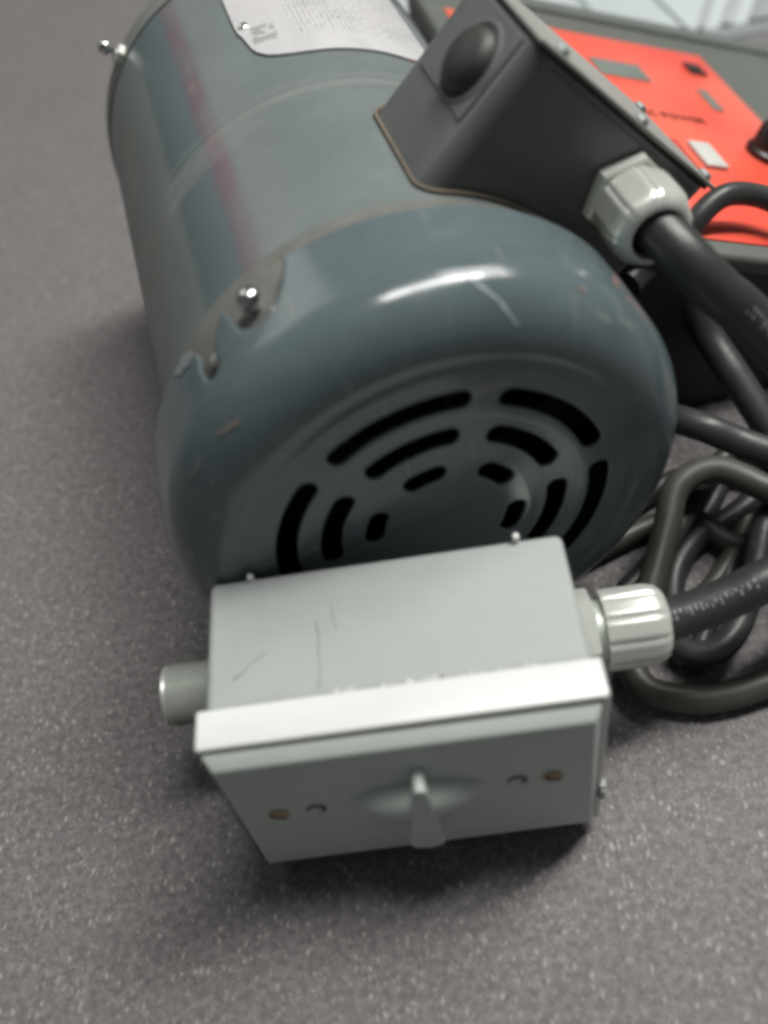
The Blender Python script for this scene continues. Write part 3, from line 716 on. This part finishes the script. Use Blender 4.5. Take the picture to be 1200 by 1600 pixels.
tag(lD, 'thin grey cord lying on the bench inside the coil, right of the fan cover', 'cable')
lE = tube_obj('thin_cord', [(74, 66, 4.7), (88, 76, 4.7), (100, 84, 4.7), (110, 96, 4.7), (120, 112, 4.7), (134, 130, 4.7), (146, 152, 4.7)], 4.6, 'cord')
tag(lE, 'thin black cord lying straight across the inside of the coil', 'cable')
lF = tube_obj('thin_cord', [(88, 62, 4.2), (100, 70, 4.2), (112, 80, 4.2), (124, 90, 4.2), (138, 108, 4.2), (150, 130, 4.2), (158, 158, 4.2)], 4.0, 'cordgrey')
tag(lF, 'thin worn cord beside the straight one, under the switch box cord', 'cable')

for pts_, lab_, mt_, r_ in (
        ([(84, 120, 5), (104, 134, 5), (124, 142, 6), (146, 140, 8), (170, 128, 6), (196, 110, 5)], 'thin black cord curving along the bench close to the fan cover, behind the big loop', 'cord', 4.6),
        ([(104, 52, 4.0), (112, 66, 4.0), (124, 84, 4.0), (134, 100, 4.0), (150, 116, 4.0), (176, 134, 4.0)], 'thin black cord lying lowest inside the coil, nearest the camera', 'cord', 3.8),
        ([(86, 84, 14), (96, 92, 15), (108, 104, 15), (122, 120, 16), (138, 138, 18), (156, 150, 16), (184, 156, 8)], 'thin black cord slanting over the others inside the coil', 'cord', 4.2)):
    q_ = tube_obj('thin_cord', pts_, r_, mt_); tag(q_, lab_, 'cable')

# ------------------------------------------------------------------ console with the red panel
O = Vector((198.7, 401.5, 50.0))
av = Vector((-0.9114, -0.1381, 0.3872)).normalized(); bv = Vector((0.1498, -0.9887, 0.0)).normalized(); nv = Vector((0.3828, 0.058, 0.922)).normalized()
con = empty('instrument_console', (150, 320, 0))
tag(con, 'sloping grey instrument console with orange-red panel behind the terminal box', 'instrument')
cm = Matrix.Translation(Vector((-150, -320, 0))) @ frame(O, av, bv, nv)
A0, A1, B0, B1 = -74, 164, -44, 205
bm = bmesh.new()
top = [O + av * a_ + bv * b_ for a_, b_ in ((A0, B0), (A1, B0), (A1, B1), (A0, B1))]
tv = [bm.verts.new(p - nv * 1.2 - Vector((150, 320, 0))) for p in top]; lv = [bm.verts.new(Vector((p.x, p.y, 1.0)) - Vector((150, 320, 0))) for p in top]
bm.faces.new(tv); bm.faces.new(lv[::-1])
for k in range(4): bm.faces.new((tv[k], tv[(k + 1) % 4], lv[(k + 1) % 4], lv[k]))
bmesh.ops.bevel(bm, geom=bm.edges[:], offset=3.0, segments=3, profile=.5, affect='EDGES')
from_bm('case', bm, 'caseshade', con)
bm = bmesh.new(); bm_box(bm, (A0 - .4, B0 - .4, -9), (A1 + .4, B1 + .4, -.6), 2.6, 3, mat=cm); from_bm('top_frame', bm, 'bezel', con)
def flat(name, a0, a1, b0, b1, h0, h1, mat, parent=con, bev=.3, rot=0):
    bm = bmesh.new(); bm_box(bm, (a0, b0, h0), (a1, b1, h1), bev, 2, mat=cm); return from_bm(name, bm, mat, parent)
panel = flat('red_panel', 0, 153.5, 0, 196, -1.0, .2, 'red')
flat('rear_ridge', A0 + 4, A1 - 4, -26, -23, -1.0, 1.2, 'bezel', con, .8)
flat('display_window', 54, 83.5, 31, 49.5, .2, .8, 'display', panel)
flat('indicator_window', 21, 27, 48.8, 70.5, .2, .8, 'display', panel)
flat('socket', 9.5, 19.8, 16.5, 28.5, .2, 1.4, 'knob', panel)
flat('rocker_switch', 54, 65.8, 113.5, 135.5, .2, 2.4, 'switch', panel, .8)
for (a0, a1, b0, b1) in ((70.5, 71.2, 112, 141), (81, 81.7, 112, 141), (71.2, 81, 112, 112.7), (71.2, 81, 140.3, 141)):
    flat('printed_line', a0, a1, b0, b1, .2, .45, 'print', panel, 0)
flat('printed_patch', 71.8, 80.5, 113, 140, .2, .35, 'pinkline', panel, 0)
bm = bmesh.new(); bm_lathe(bm, [(11.5, .2), (11.5, 3), (10, 4), (9.4, 13), (8.4, 14.2), (0, 14.4)], 32, cm @ Matrix.Translation((19, 113, 0))); from_bm('knob', bm, 'knob', panel)
cu = bpy.data.curves.new('lettering', 'FONT'); cu.body = 'AC POWER'; cu.size = 7.4 * S; cu.extrude = .12 * S; cu.align_x = 'CENTER'; cu.align_y = 'CENTER'
to = bpy.data.objects.new('lettering_tmp', cu); C.objects.link(to)
dg = bpy.context.evaluated_depsgraph_get(); me = bpy.data.meshes.new_from_object(to.evaluated_get(dg)); bpy.data.objects.remove(to)
lt_m = cm @ frame((59.5, 86.5, .4), (-1, 0, 0), (0, -1, 0), (0, 0, 1))
for v in me.vertices: v.co = (lt_m @ (v.co / S)) * S
lo = link('lettering', me, 'print', panel, smooth=False)

# ------------------------------------------------------------------ pale ribbed bin at the back
binr = empty('plastic_tray', (240, 500, 0))
tag(binr, 'pale ribbed plastic tray with slanting grey grooves at the back of the bench', 'tray')
def bp(name, bm, mat, parent=binr, **k):
    for v in bm.verts: v.co -= Vector((240, 500, 0))
    return from_bm(name, bm, mat, parent, **k)
bm = bmesh.new()
prof = [(508, 1), (512, 7), (640, 44), (652, 46), (760, 46), (764, 1)]
L0 = [bm.verts.new((16, y, z)) for y, z in prof]; L1 = [bm.verts.new((470, y, z)) for y, z in prof]
for k in range(len(prof)): bm.faces.new((L0[k], L0[(k + 1) % 6], L1[(k + 1) % 6], L1[k]))
bm.faces.new(L0); bm.faces.new(L1[::-1]); bp('tray_shell', bm, 'bin', auto=20)
for x, wd, mat, sl in ((30, 5, 'bingrey', .1), (120, 6, 'bin', -.2), (180, 5, 'bin', -.35), (228, 3.5, 'bin', -.45), (233, 5, 'bingrey', .5), (248, 8, 'bingrey', .55), (266, 60, 'bingrey', .55), (345, 10, 'bin', .5), (385, 10, 'bin', .5)):
    bm = bmesh.new(); bm_box(bm, (x, 512, -1), (x + wd, 640, 1.6), .7, 2)
    for v in bm.verts:
        q = v.co.y - 512; v.co.x += q * sl; v.co.z += 7.6 + q * 37 / 128
    bp('rib', bm, mat)
